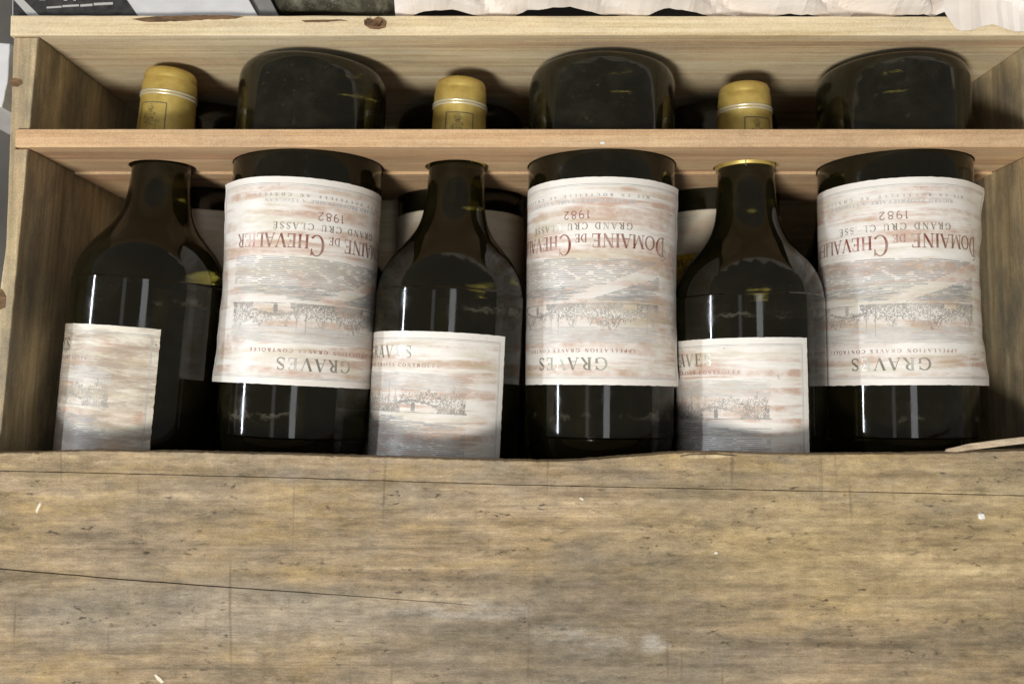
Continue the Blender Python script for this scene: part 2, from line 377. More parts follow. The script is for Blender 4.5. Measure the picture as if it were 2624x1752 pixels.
# torn bark sliver and broken knot on the rim of the far wall
def patch(name, pts, z, mat, parent, th=0.0006, amp=0.0):
    o = prism(name, dense([at(x, y, z) for x, y in pts], 0.002, amp), z - 0.0008, z + th, mat, parent, 0.0002)
    return o
patch('torn_patch', [(300, 44), (360, 38), (440, 36), (530, 36), (560, 40), (520, 45), (450, 47), (380, 51), (330, 50)], ZW, M['bark'], crate, 0.0003, 0.0003)
patch('torn_patch', [(690, 47), (780, 45), (800, 48), (740, 51), (700, 52)], ZW, M['bark'], crate, 0.0002, 0.0002)
kx, ky = at(858, 55, ZW)
knot = patch('broken_knot', [(835, 48), (846, 44), (875, 44), (886, 52), (884, 64), (868, 68), (848, 66), (836, 58)], ZW, M['bark'], crate, 0.0012, 0.0011)
for k in range(9):
    a = R_.uniform(0, 6.28); r = R_.uniform(0.001, 0.004)
    x0, y0 = kx + r * math.cos(a), ky + r * 0.7 * math.sin(a); hgt = R_.uniform(0.002, 0.006); dx = R_.uniform(-0.001, 0.001)
    s = 0.0006
    mk('fibre', [(x0 - s, y0 - s, ZW), (x0 + s, y0 - s, ZW), (x0, y0 + s, ZW), (x0 + dx, y0, ZW + hgt)], [(0, 1, 3), (1, 2, 3), (2, 0, 3), (0, 2, 1)], M['rust'] if k % 2 else M['bark'], knot)
patch('dark_knot', [(22, 184), (34, 179), (48, 182), (52, 192), (40, 200), (26, 198)], ZW - 0.0012, M['bark'], crate, 0.0003, 0.0003)
nx, ny = at(2, 690, ZW)
patch('dark_knot', [(-12, 668), (4, 662), (14, 680), (12, 705), (-4, 712), (-14, 695)], ZW - 0.0012, M['bark'], crate, 0.0003, 0.0003)

# dividers: notched cross boards that hold the bottles
ZU, ZL, RB = 0.1225, 0.0400, 0.0392        # axis heights of the two layers, body radius
LEN = 0.312
AX = [((390, 200), (310, 1030)), ((720, 200), (674, 950)), ((1057, 200), (1017, 1000)), ((1380, 200), (1375, 900)), ((1706, 200), (1722, 1000)), ((2044, 200), (2062, 1000))]
AXW = []
for p1, p2 in AX:
    a = at(*p1, ZU); b = at(*p2, ZU); AXW.append((a, b))
def axis_x(i, y):
    a, b = AXW[i]; return b[0] + (a[0] - b[0]) * (y - b[1]) / (a[1] - b[1])
YM = 0.5 * (YD0 + YD1)
def arc(cx, cz, r, a0, a1, n=22):
    return [(cx + r * math.cos(math.radians(a0 + (a1 - a0) * k / n)), cz + r * math.sin(math.radians(a0 + (a1 - a0) * k / n))) for k in range(n + 1)]
xl, xr = L(YM) - 0.0055, Rr(YM) + 0.0055
ZS = 0.113                                    # seam between the two dividers
def edge_notches(z, cz, up, flip):
    pts = []
    for i in range(6):
        body = (i % 2 == 1) != flip
        r = RB + 0.0006 if body else 0.0172
        cx = axis_x(i, YM); d = z - cz
        h = math.sqrt(max(1e-9, r * r - d * d)); a = math.degrees(math.atan2(d, h))
        if up: pts += arc(cx, cz, r, 180 - a, a)
        else: pts += arc(cx, cz, r, 180 - a, 360 + a)
    return pts
zt = ZW + 0.0006
up_out = [(xl, ZS)] + edge_notches(ZS, ZU, True, False) + [(xr, ZS)]
top = dense([(xr, zt), (xl, zt)], 0.004, 0.00012, False)
dv = prism('divider_board', up_out + top, YD0, YD1, M['divider'], None, 0.0005, 'xz')
tag(dv, 'pinkish notched divider board slotted across the crate over the bottle necks', 'divider')
ZB = 0.0405
lo_out = [(L(YM) - 0.0, ZS - 0.0006)] + edge_notches(ZS - 0.0006, ZU, False, False) + [(Rr(YM) + 0.0, ZS - 0.0006)]
bot = [(Rr(YM), ZB)] + list(reversed(edge_notches(ZB, ZL, True, True))) + [(L(YM), ZB)]
dv2 = prism('divider_board', lo_out + bot, YD0 - 0.0012, YD1 - 0.001, M['divider'], None, 0.0005, 'xz')
tag(dv2, 'lower divider board wedged under the top bottles, mostly in shadow', 'divider')

# ------------------------------------------------------------------ lettering: a small seriffed stroke alphabet
T_, t_ = 0.17, 0.055
def stem(x, y0=0, y1=1, w_=None, sl=0.15, sr=0.15, s0=True, s1=True):
    w_ = w_ or T_
    e = [('l', [(x, y0), (x, y1)], w_)]
    if s0: e.append(('l', [(x - sl, y0 + t_ / 2), (x + sr, y0 + t_ / 2)], t_))
    if s1: e.append(('l', [(x - sl, y1 - t_ / 2), (x + sr, y1 - t_ / 2)], t_))
    return e
def ar(cx, cy, rx, ry, a0, a1, thick=None, thin=None, n=18):
    return [('a', cx, cy, rx, ry, a0, a1, thick or T_, thin or t_, n)]
def ln(*p, w=None): return [('l', list(p), w or t_)]
def bar(x): return ln((x - 0.12, 0.03), (x + 0.12, 0.03))
def barT(x): return ln((x - 0.12, 0.97), (x + 0.12, 0.97))
G = {
 'A': (0.86, ln((0.10, 0), (0.42, 1)) + ln((0.42, 1), (0.76, 0), w=T_) + ln((0.2, 0.33), (0.63, 0.33)) + bar(0.10) + bar(0.76)),
 'B': (0.72, stem(0.2, sr=0.05) + ar(0.26, 0.75, 0.29, 0.23, -90, 90) + ar(0.26, 0.26, 0.35, 0.24, -90, 90)),
 'C': (0.88, ar(0.48, 0.5, 0.40, 0.48, 42, 318) + ln((0.79, 0.66), (0.81, 0.98)) + ln((0.78, 0.2), (0.80, 0.1))),
 'D': (0.90, stem(0.2, sr=0.1) + ar(0.28, 0.5, 0.50, 0.475, -90, 90)),
 'E': (0.74, stem(0.2, sr=0.1) + ln((0.2, 0.97), (0.62, 0.97)) + ln((0.62, 0.99), (0.62, 0.76)) + ln((0.2, 0.52), (0.50, 0.52)) + ln((0.50, 0.63), (0.50, 0.41)) + ln((0.2, 0.03), (0.66, 0.03)) + ln((0.66, 0.0), (0.66, 0.27))),
 'F': (0.70, stem(0.2, sr=0.1) + ln((0.2, 0.97), (0.62, 0.97)) + ln((0.2, 0.52), (0.50, 0.52))),
 'G': (0.94, ar(0.48, 0.5, 0.40, 0.48, 42, 300) + ln((0.79, 0.66), (0.81, 0.98)) + ln((0.78, 0.06), (0.78, 0.42), w=T_ * 0.9) + ln((0.62, 0.42), (0.92, 0.42))),
 'H': (0.92, stem(0.2) + stem(0.72) + ln((0.2, 0.5), (0.72, 0.5))),
 'I': (0.40, stem(0.2)),
 'L': (0.70, stem(0.2, sr=0.1) + ln((0.2, 0.03), (0.64, 0.03)) + ln((0.64, 0.0), (0.64, 0.28))),
 'M': (1.06, stem(0.17, w_=t_, sr=0.08) + stem(0.88, sl=0.08) + ln((0.17, 1), (0.53, 0.06), w=T_) + ln((0.53, 0.06), (0.88, 1))),
 'N': (0.92, stem(0.17, w_=t_, sr=0.1) + stem(0.75, w_=t_, s0=False) + ln((0.17, 1), (0.75, 0), w=T_)),
 'O': (0.92, ar(0.46, 0.5, 0.40, 0.475, 0, 360, n=30)),
 'P': (0.70, stem(0.2) + ar(0.26, 0.72, 0.33, 0.255, -90, 90)),
 'R': (0.82, stem(0.2) + ar(0.26, 0.74, 0.32, 0.235, -90, 90) + ln((0.40, 0.5), (0.74, 0.02), w=T_ * 0.9) + ln((0.70, 0.03), (0.84, 0.03))),
 'S': (0.66, ar(0.33, 0.74, 0.22, 0.235, 35, 232, 0.10, 0.07) + ar(0.33, 0.255, 0.245, 0.235, -145, 70, 0.11, 0.07) + ln((0.17, 0.66), (0.52, 0.36), w=T_ * 0.95) + ln((0.53, 0.72), (0.55, 0.98)) + ln((0.1, 0.28), (0.08, 0.02))),
 'T': (0.76, stem(0.38, s1=False) + ln((0.06, 0.97), (0.70, 0.97)) + ln((0.06, 0.99), (0.06, 0.76)) + ln((0.70, 0.99), (0.70, 0.76))),
 'U': (0.90, ln((0.2, 1), (0.2, 0.3), w=T_) + ar(0.45, 0.3, 0.25, 0.27, 180, 360, T_ * 0.7) + ln((0.70, 0.3), (0.70, 1)) + barT(0.2) + barT(0.70)),
 'V': (0.86, ln((0.10, 1), (0.44, 0), w=T_) + ln((0.44, 0), (0.76, 1)) + barT(0.10) + barT(0.76)),
 '1': (0.50, ln((0.34, 0), (0.34, 1), w=0.1) + ln((0.34, 0.98), (0.16, 0.82), w=0.09)),
 '9': (0.66, ar(0.33, 0.69, 0.235, 0.265, 0, 360, 0.1, 0.09, 24) + ar(0.31, 0.5, 0.255, 0.455, -100, 20, 0.1, 0.09)),
 '8': (0.66, ar(0.33, 0.75, 0.2, 0.205, 0, 360, 0.1, 0.09, 24) + ar(0.33, 0.28, 0.25, 0.24, 0, 360, 0.1, 0.09, 24)),
 '2': (0.66, ar(0.32, 0.72, 0.23, 0.235, -20, 165, 0.1, 0.09) + ln((0.53, 0.62), (0.10, 0.05), w=0.1) + ln((0.08, 0.045), (0.58, 0.045), w=0.09)),
 ' ': (0.45, []),
}
G['É'] = (G['E'][0], G['E'][1] + ln((0.30, 1.08), (0.46, 1.24), w=0.09))
G['Â'] = (G['A'][0], G['A'][1] + ln((0.28, 1.1), (0.42, 1.24), (0.56, 1.1), w=0.08))
G['Ô'] = (G['O'][0], G['O'][1] + ln((0.32, 1.1), (0.46, 1.24), (0.60, 1.1), w=0.08))
G['À'] = G['A']

class Ink:
    """collects flat strokes in label coordinates (s, t) and lays them on the curved label"""
    def __init__(s, surf): s.surf = surf; s.v = []; s.f = []
    def quad(s, a, b, w0, w1, off):
        d = Vector((b[0] - a[0], b[1] - a[1]));
        if d.length < 1e-9: return
        k = max(1, int(d.length / 0.0016)); nrm = Vector((-d.y, d.x)).normalized()
        base = len(s.v)
        for j in range(k + 1):
            q = j / k; c = Vector(a).lerp(Vector(b), q); h = (w0 + (w1 - w0) * q) / 2
            s.v.append(s.surf(c.x + nrm.x * h, c.y + nrm.y * h, off)); s.v.append(s.surf(c.x - nrm.x * h, c.y - nrm.y * h, off))
        for j in range(k):
            i = base + 2 * j; s.f.append((i, i + 1, i + 3, i + 2))
    def poly(s, pts, off):
        base = len(s.v)
        for p in pts: s.v.append(s.surf(p[0], p[1], off))
        s.f.append(tuple(range(base, base + len(pts))))
    def line(s, pts, w, off):
        for a, b in zip(pts, pts[1:]): s.quad(a, b, w, w, off)
    def text(s, txt, s0, s1, tb, h, off, sp=0.0, wmul=1.0):
        adv = sum(G[c][0] for c in txt) + sp * (len(txt) - 1)
        kx = (s1 - s0) / adv; x = s0
        for c in txt:
            wd, els = G[c]
            for e in els:
                if e[0] == 'l':
                    pts = [(x + p[0] * kx, tb - p[1] * h) for p in e[1]]
                    horiz = abs(e[1][0][1] - e[1][-1][1]) < 0.05
                    s.line(pts, e[2] * (h if horiz else (kx if e[2] > 0.09 else h)) * wmul, off)
                else:
                    _, cx, cy, rx, ry, a0, a1, th, tn, n = e
                    pr = None
                    for k in range(n + 1):
                        a = math.radians(a0 + (a1 - a0) * k / n)
                        p = (x + (cx + rx * math.cos(a)) * kx, tb - (cy + ry * math.sin(a)) * h)
                        wdt = (tn + (th - tn) * abs(math.cos(a)) ** 1.5) * kx * wmul
                        if pr: s.quad(pr[0], p, pr[1], wdt, off)
                        pr = (p, wdt)
            x += (wd + sp) * kx
    def build(s, name, mat, parent):
        return mk(name, s.v, s.f, mat, parent)

# ------------------------------------------------------------------ bottles
PROF = crom([(0.0035, 0.0), (0.0030, 0.018), (0.0008, 0.0290), (0.0004, 0.0325), (0.0022, 0.0364), (0.0065, 0.0386), (0.012, RB), (0.03, RB), (0.10, RB), (0.186, RB), (0.197, 0.0388), (0.206, 0.0368), (0.214, 0.0327),
        (0.221, 0.0270), (0.228, 0.0215), (0.236, 0.0178), (0.247, 0.0158), (0.262, 0.0150), (0.285, 0.0141), (0.306, 0.0134), (0.3105, 0.0128), (0.3115, 0.011)], 5)
PROF = [(y, max(r, 0.0004)) for y, r in PROF]
CAP = [(0.2665, 0.01515), (0.2668, 0.01545), (0.272, 0.0151), (0.285, 0.0146), (0.2948, 0.01430), (0.2951, 0.01435), (0.2990, 0.0142), (0.3035, 0.0141), (0.3056, 0.0138), (0.3062, 0.01345), (0.3068, 0.01370), (0.3095, 0.0134), (0.3115, 0.0124), (0.3124, 0.0105), (0.3126, 0.0005)]
LAB_TOP, LAB_H, LAB_W, RL = 0.1700, 0.1035, 0.070, RB + 0.0003

glass_me = None
def bottle(i, x_at, reversed_, z, label, thetac, group, paper_mat, lift=(0, 0), full=True, emblem=None, y_far=None, roll_seed=0, cat='wine bottle'):
    """one bottle lying on its side: axis along local +Y from base to neck"""
    global glass_me
    (xa, ya), (xb, yb) = x_at
    dx, dy = xa - xb, ya - yb; ln_ = math.hypot(dx, dy); d = (dx / ln_, dy / ln_)
    yaw = math.atan2(d[0], d[1])
    if reversed_:
        y0 = y_far if y_far else 0.1765
        px = xb + (xa - xb) * (y0 - yb) / (ya - yb); root = empty('wine_bottle', (px, y0, z), math.pi - yaw)
    else:
        y1 = y_far if y_far else 0.1745
        px = xb + (xa - xb) * (y1 - yb) / (ya - yb); root = empty('wine_bottle', (px - d[0] * LEN, y1 - d[1] * LEN, z), -yaw)
    tag(root, label, cat, group)
    if glass_me is None:
        gb = lathe('glass_body', PROF, M['glass'], root, 96); glass_me = gb.data
    else:
        gb = bpy.data.objects.new('glass_body', glass_me); col.objects.link(gb); gb.parent = root
    gb.rotation_euler = (0, 0.7 * i + roll_seed, 0)
    # gold capsule with bead and printed emblem
    cp = lathe('capsule', ([(0.2668, 0.01520), (0.2670, 0.01546)] + CAP[2:]) if i == 5 else CAP, M['gold'], root, 56)
    for yy in ((0.2968, 0.2984) if full else ()):
        vs, fs = [], []
        n, m = 56, 8
        for a in range(n):
            for b in range(m):
                A = 2 * math.pi * a / n; B = 2 * math.pi * b / m; r = 0.01425 + 0.00062 * math.cos(B)
                vs.append((r * math.sin(A), yy + 0.00062 * math.sin(B), r * math.cos(A)))
                fs.append((a * m + b, ((a + 1) % n) * m + b, ((a + 1) % n) * m + (b + 1) % m, a * m + (b + 1) % m))
        mk('bead', vs, fs, M['bead'], cp, True)
    if emblem is not None:
        rr = 0.01475
        def es(s_, t_in, off):
            yy = 0.2915 - t_in; r = 0.01452 + (0.2915 - yy) * 0.040 + 0.00012 + off; a = emblem + s_ / rr
            return (r * math.sin(a), yy, r * math.cos(a))
        k = Ink(es)
        k.line([(-0.0075, 0.026), (-0.0075, 0.0), (0.0075, 0.0), (0.0075, 0.026)], 0.0005, 0)
        rg = random.Random(5)
        # rider on horseback crest drawn with small engraved strokes
        body = [(-0.001, 0.003, 0.002, 0.002), (0.0, 0.006, 0.002, 0.003), (0.0005, 0.010, 0.0045, 0.0026), (-0.0035, 0.0085, 0.0016, 0.003), (0.003, 0.014, 0.001, 0.004), (-0.002, 0.014, 0.001, 0.004), (0.001, 0.0195, 0.005, 0.002)]
        for (cx, cy, rx, ry) in body:
            for q in range(26):
                a = rg.uniform(0, 6.28); r = math.sqrt(rg.random())
                p = (cx + rx * r * math.cos(a), cy + ry * r * math.sin(a)); q2 = rg.uniform(0, 3.1); l_ = rg.uniform(0.0003, 0.0009)
                k.quad(p, (p[0] + l_ * math.cos(q2), p[1] + l_ * math.sin(q2)), 0.00028, 0.00015, 0)
        k.build('crest', M['emblem'], cp)
    # label
    LAB_TOP = 0.1700 if reversed_ or not full else 0.1740 if i != 1 else 0.1715
    ll, lr = lift
    def surf(s_, t_in, off=0.0):
        r = RL + off + 0.00010 * mnoise.noise(Vector((s_ * 40, t_in * 260, i * 3.1))) + 0.00010 * mnoise.noise(Vector((s_ * 15, t_in * 90, i * 5.7)))
        wob = 1.0 + 0.35 * mnoise.noise(Vector((3.0, t_in * 95, i)))
        cf = 0.35 + 0.65 * abs(2 * t_in / LAB_H - 1) ** 1.6; wob *= cf
        if lr and s_ > LAB_W - 0.022: r += lr * wob * ((s_ - LAB_W + 0.022) / 0.022) ** 2
        if ll and s_ < -LAB_W + 0.022: r += ll * wob * ((-s_ - LAB_W + 0.022) / 0.022) ** 2
        a = thetac + s_ / RL
        return (r * math.sin(a), LAB_TOP - t_in, r * math.cos(a))
    ns, nt = (150, 90) if full else (70, 30)
    vs, uv, fs = [], [], []
    for a in range(ns + 1):
        for b in range(nt + 1):
            q, p = a / ns, b / nt
            s_ = (q - 0.5) * 2 * LAB_W; ti = p * LAB_H
            if a in (0, ns): s_ += 0.00035 * mnoise.noise(Vector((a, ti * 400, i)))
            if b in (0, nt): ti += 0.0002 * mnoise.noise(Vector((s_ * 300, b, i)))
            vs.append(surf(s_, ti)); uv.append((q, 1 - p))
    for a in range(ns):
        for b in range(nt):
            j = a * (nt + 1) + b; fs.append((j, j + 1, j + nt + 2, j + nt + 1))
    lab = mk('label', vs, fs, paper_mat, root, True, uv)
    o1 = 0.00008
    kb = Ink(surf)
    e = 0.0034
    for q, ww in ((e, 0.00028), (e + 0.0007, 0.00016)):
        kb.line([(-LAB_W + q, q), (LAB_W - q, q)], ww, o1); kb.line([(-LAB_W + q, LAB_H - q), (LAB_W - q, LAB_H - q)], ww, o1)
        kb.line([(-LAB_W + q, q), (-LAB_W + q, LAB_H - q)], ww, o1); kb.line([(LAB_W - q, q), (LAB_W - q, LAB_H - q)], ww, o1)
    kb.build('border_line', M['ink_grey'], lab)
    if i == 14:  # yellow light passing through glass and wine, painted as a strip on the label
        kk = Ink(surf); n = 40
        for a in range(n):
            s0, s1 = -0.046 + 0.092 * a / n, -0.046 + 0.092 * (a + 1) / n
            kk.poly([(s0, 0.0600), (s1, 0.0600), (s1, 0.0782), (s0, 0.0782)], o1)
        yb = kk.build('painted_wine_light', M['yellow'], lab)
        kk = Ink(surf); kk.text('DOMAINE DE CHEVALIER', -0.045, 0.045, 0.0750, 0.0070, o1 * 2, 0.03); kk.build('lettering', M['bark'], lab)
    if not full: return root
    k = Ink(surf); k.text('GRAVES', -0.0195, 0.0195, 0.0135, 0.0062, o1, 0.16); k.build('lettering', M['ink_silver'], lab)
    k = Ink(surf)
    k.text('APPELLATION GRAVES CONTRÔLÉE', -0.0345, 0.0345, 0.0178, 0.0017, o1, 0.35, 1.5); k.build('lettering', M['ink_small'], lab)
    k = Ink(surf); tb = 0.0750
    k.text('OMAINE', -0.0455, -0.0112, tb, 0.0070, o1, 0.03); k.text('DE', -0.0090, -0.0028, tb, 0.0042, o1, 0.05)
    k.text('HEVALIER', 0.0068, 0.0480, tb, 0.0070, o1, 0.03)
    k.text('C', -0.0006, 0.0064, tb + 0.0003, 0.0108, o1); k.text('D', -0.0535, -0.0462, tb + 0.0002, 0.0100, o1)
    for a in range(10):   # swash on the initial D
        A0, A1 = math.radians(70 + a * 17), math.radians(70 + (a + 1) * 17)
        k.quad((-0.0515 + 0.0030 * math.cos(A0), tb - 0.0085 - 0.0030 * math.sin(A0)), (-0.0515 + 0.0030 * math.cos(A1), tb - 0.0085 - 0.0030 * math.sin(A1)), 0.0004, 0.0004, o1)
    k.build('lettering', M['ink_red'], lab)
    k = Ink(surf); k.text('GRAND CRU CLASSÉ', -0.032, 0.0255, 0.0806, 0.0034, o1, 0.28); k.build('lettering', M['ink_silver'], lab)
    k = Ink(surf); k.text('1982', -0.0110, 0.0036, 0.0868, 0.0042, o1, 0.18, 1.05); k.build('lettering', M['ink_year'], lab)
    k = Ink(surf); k.text('RICARD PROPRIÉTAIRE À LÉOGNAN', -0.034, 0.031, 0.0925, 0.0017, o1, 0.12, 1.4); k.build('lettering', M['ink_blue'], lab)
    k = Ink(surf); k.text('MIS EN BOUTEILLE AU CHÂTEAU', -0.042, 0.038, 0.0951, 0.0014, o1, 0.8, 1.7); k.build('lettering', M['ink_grey'], lab)
    # engraving: sky hatch, trees, house, road and ploughed field
    rg = random.Random(3)
    W_ = 0.0490
    k = Ink(surf)
    for q in range(330):
        ti = 0.0205 + 0.0085 * rg.random(); s0 = rg.uniform(-W_, W_ - 0.008); l_ = rg.uniform(0.003, 0.016)
        k.quad((s0, ti), (min(W_, s0 + l_), ti + rg.uniform(-0.0002, 0.0002)), 0.00016, 0.00016, o1)
    k.build('sky_hatching', M['ink_light'], lab)
    k = Ink(surf)
    for q in range(430):
        ti = 0.0415 + 0.0075 * rg.random(); s0 = rg.uniform(-W_, W_ - 0.008); l_ = rg.uniform(0.002, 0.012)
        road = 0.0405 - s0 * 0.36
        if s0 < 0.004 and abs(ti - road) < 0.0017 - s0 * 0.045: continue
        if 0.012 < s0 < 0.046 and ti < 0.0445: continue
        n_ = max(1, int(l_ / 0.001))
        for j in range(n_):
            a0, a1 = s0 + l_ * j / n_, min(W_, s0 + l_ * (j + 1) / n_)
            if a0 < 0.004 and abs(ti - 0.0405 + a0 * 0.36) < 0.0017 - a0 * 0.045: continue
            if a0 < a1: k.quad((a0, ti), (a1, ti), 0.00017, 0.00017, o1)
    for row in range(15):      # field rows: long broken lines that curve a little
        s0 = -W_
        while s0 < W_:
            l_ = rg.uniform(0.004, 0.020) * (0.5 if row % 4 == 3 else 1); s1 = min(W_ - 0.0005, s0 + l_)
            wd = rg.uniform(0.00026, 0.00052); n_ = max(1, int(l_ / 0.002))
            for q in range(n_):
                a0, a1 = s0 + (s1 - s0) * q / n_, s0 + (s1 - s0) * (q + 1) / n_
                f = lambda x: 0.0490 + row * 0.00096 + 0.0009 * math.sin(x * 34 + 0.5) + 0.00012 * mnoise.noise(Vector((x * 400, row, 2)))
                road = 0.0405 - a0 * 0.36
                if a0 < 0.004 and abs(f(a0) - road) < 0.0017 - a0 * 0.045: continue
                k.quad((a0, f(a0)), (a1, f(a1)), wd, wd, o1)
            s0 = s1 + rg.uniform(0.0004, 0.004)
            if s1 >= W_ - 0.0006: break
    k.build('field_hatching', M['ink_field'], lab)
    k = Ink(surf)
    for q in range(3000):      # tree line
        s0 = rg.uniform(-W_ + 0.001, W_ - 0.001)
        hh = 0.5 + 0.5 * mnoise.noise(Vector((s0 * 130, 0.3, 1))) + 0.45 * mnoise.noise(Vector((s0 * 420, 1.3, 2)))
        ti = 0.0400 - rg.random() ** 1.5 * (0.0040 + 0.0105 * max(0.05, hh))
        if 0.014 < s0 < 0.021 and ti > 0.0362 + 0.12 * abs(s0 - 0.0165): continue   # white cottage walls
        if 0.0225 < s0 < 0.034 and ti > 0.0352 + 0.25 * max(0, s0 - 0.025): continue
        if -0.035 < s0 < -0.027 and ti > 0.0375: continue
        a = rg.uniform(0, 3.14); l_ = rg.uniform(0.0003, 0.0010)
        k.quad((s0, ti), (s0 + l_ * math.cos(a), ti + l_ * math.sin(a)), 0.00042, 0.0002, o1)
    k.poly([(0.0205, 0.0395), (0.0225, 0.0395), (0.0225, 0.0358), (0.0215, 0.0352), (0.0205, 0.0358)], o1)
    for q in range(26): k.quad((0.0125 + q * 0.0008, 0.0363 - min(q, 10) * 0.00022 + max(0, q - 10) * 0.00018), (0.0135 + q * 0.0008, 0.0348 - min(q, 10) * 0.0001 + max(0, q - 10) * 0.00018), 0.0006, 0.0004, o1)
    for q in range(60):
        s0 = rg.uniform(-W_, W_); k.quad((s0, 0.0402), (min(W_, s0 + 0.006), 0.0402 + rg.uniform(-0.0002, 0.0002)), 0.0002, 0.0002, o1)
    for s0, h0 in ((-0.041, 0.014), (-0.020, 0.0115), (0.006, 0.0155), (0.0105, 0.013)):
        k.quad((s0, 0.040), (s0 + 0.0004, 0.040 - h0), 0.0004, 0.0002, o1)
    k.build('engraving', M['ink_dark'], lab)
    return root

rad = math.radians
UG = None
bottle(1, AXW[0], False, ZU, 'neck-up wine bottle in the shadow of the left crate end, label badly mould-stained', rad(-71), UG, M['paper_stained'], emblem=rad(-12), y_far=0.1758)
bottle(2, AXW[1], True, ZU, 'upside-down wine bottle with a brown-spotted label curling off at its left edge', rad(-26), UG, M['paper'], (0, 0.0032))
bottle(3, AXW[2], False, ZU, 'neck-up wine bottle lying between the two upside-down bottles nearer the left crate end', rad(-51), UG, M['paper'], emblem=rad(4), y_far=0.1705)
bottle(4, AXW[3], True, ZU, 'upside-down wine bottle lying between the two clean-labelled neck-up bottles', rad(28), UG, M['paper'], (0.0020, 0))
bottle(5, AXW[4], False, ZU, 'neck-up wine bottle with the cleanest grey-white label, second from right crate end', rad(-70), UG, M['paper'], emblem=rad(16), y_far=0.1680)
bottle(6, AXW[5], True, ZU, 'upside-down wine bottle beside the right crate end, label edge flaring outward', rad(27), UG, M['paper'], (0.0048, 0))
LOW = ['lower-layer wine bottle in deep shade beneath the mould-stained bottle', 'lower-layer wine bottle hidden beneath the bottle with the brown-spotted curling label',
       'lower-layer wine bottle whose dim label shows on both sides of a dark neck', 'lower-layer wine bottle beneath the upside-down bottle between two clean-labelled ones',
       'lower-layer wine bottle with yellow light through wine painted across its dim label', 'lower-layer wine bottle beneath the flared-label bottle at the right crate end']
for i in range(6):
    (xa, ya), (xb, yb) = AXW[i]
    xm = 0.5 * (xa + xb)
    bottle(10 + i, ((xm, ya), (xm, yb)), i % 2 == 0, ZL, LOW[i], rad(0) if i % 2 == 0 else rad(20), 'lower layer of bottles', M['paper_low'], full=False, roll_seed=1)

# ------------------------------------------------------------------ lid resting over the near half of the crate
ZL0, ZL1 = ZW + 0.0002, ZW + 0.0175
lid = empty('crate_lid', (0, 0, 0))
tag(lid, 'weathered grey-brown wooden crate lid slid over the near half of the bottles', 'lid')
edge = [(-110, 1040), (0, 1039), (90, 1037), (190, 1033), (300, 1035), (420, 1036), (560, 1040), (700, 1043), (830, 1047), (960, 1051), (1110, 1055), (1240, 1058), (1330, 1056), (1400, 1050), (1480, 1044), (1570, 1037), (1660, 1037), (1760, 1041), (1860, 1042), (1990, 1041), (2120, 1040), (2230, 1036), (2348, 1033), (2470, 1030)]
seam = [(-110, 1076), (0, 1079), (350, 1087), (700, 1096), (1174, 1111), (1650, 1121), (2050, 1129), (2348, 1136), (2470, 1138)]
A = dense([at(x, y, ZL1) for x, y in edge], 0.0012, 0.00022, False)
S1 = dense([at(x, y - 0.5, ZL1) for x, y in seam], 0.004, 0.00012, False)
S2 = dense([at(x, y + 0.8, ZL1) for x, y in seam], 0.004, 0.00012, False)
prism('lid_board', A + list(reversed(S1)), ZL0, ZL1, M['lid'], lid, 0.0005)
crack_top = dense([at(x, y, ZL1) for x, y in [(-110, 1293), (20, 1304), (300, 1328), (560, 1347), (800, 1364), (1000, 1379), (1090, 1387)]], 0.004, 0.00012, False)
crack_bot = [(x, y - 0.00042 * min(1, (0.02 - x) / 0.16) - 0.00008) for x, y in crack_top]
low = [at(2470, 1720, ZL1), at(-110, 1720, ZL1)]
wide = S2 + [low[0], low[1]] + crack_bot + list(reversed(crack_top))[1:]
prism('lid_board', wide, ZL0, ZL1 + 0.0001, M['lid'], lid, 0.0003)

def sliver(name, pts, z0, z1, mat, parent):
    """tapered splinter: outline in view px with a height per point"""
    n = len(pts); vs = []
    for (x, y, zz) in pts: p = at(x, y, zz); vs.append((p[0], p[1], zz))
    for (x, y, zz) in pts: p = at(x, y, zz); vs.append((p[0], p[1], zz - 0.0013))
    fs = [tuple(range(n)), tuple(reversed(range(n, 2 * n)))] + [(i, i + n, (i + 1) % n + n, (i + 1) % n) for i in range(n)]
    return mk(name, vs, fs, mat, parent)
zz = ZL1
sliver('splinter', [(2168, 1035, zz + .0005), (2172, 1029, zz + .001), (2200, 1023, zz + .0022), (2218, 1018, zz + .003), (2290, 1008, zz + .005), (2370, 999, zz + .007), (2450, 990, zz + .009), (2450, 1006, zz + .009), (2370, 1014, zz + .007), (2300, 1022, zz + .005), (2230, 1031, zz + .0025), (2190, 1036, zz + .001)], 0, 0, M['splinter'], lid)
sliver('splinter', [(1560, 1047, zz + .0010), (1580, 1043, zz + .0014), (1640, 1042, zz + .0014), (1690, 1046, zz + .0011), (1650, 1050, zz + .0012), (1590, 1051, zz + .0011)], 0, 0, M['pine_y'], lid)
t = NT('pale_chip'); M['chip'] = t.set(Base_Color=(0.74, 0.68, 0.54), Roughness=0.8)
t = NT('white_crumb'); M['crumb'] = t.set(Base_Color=(0.78, 0.76, 0.72), Roughness=0.9)
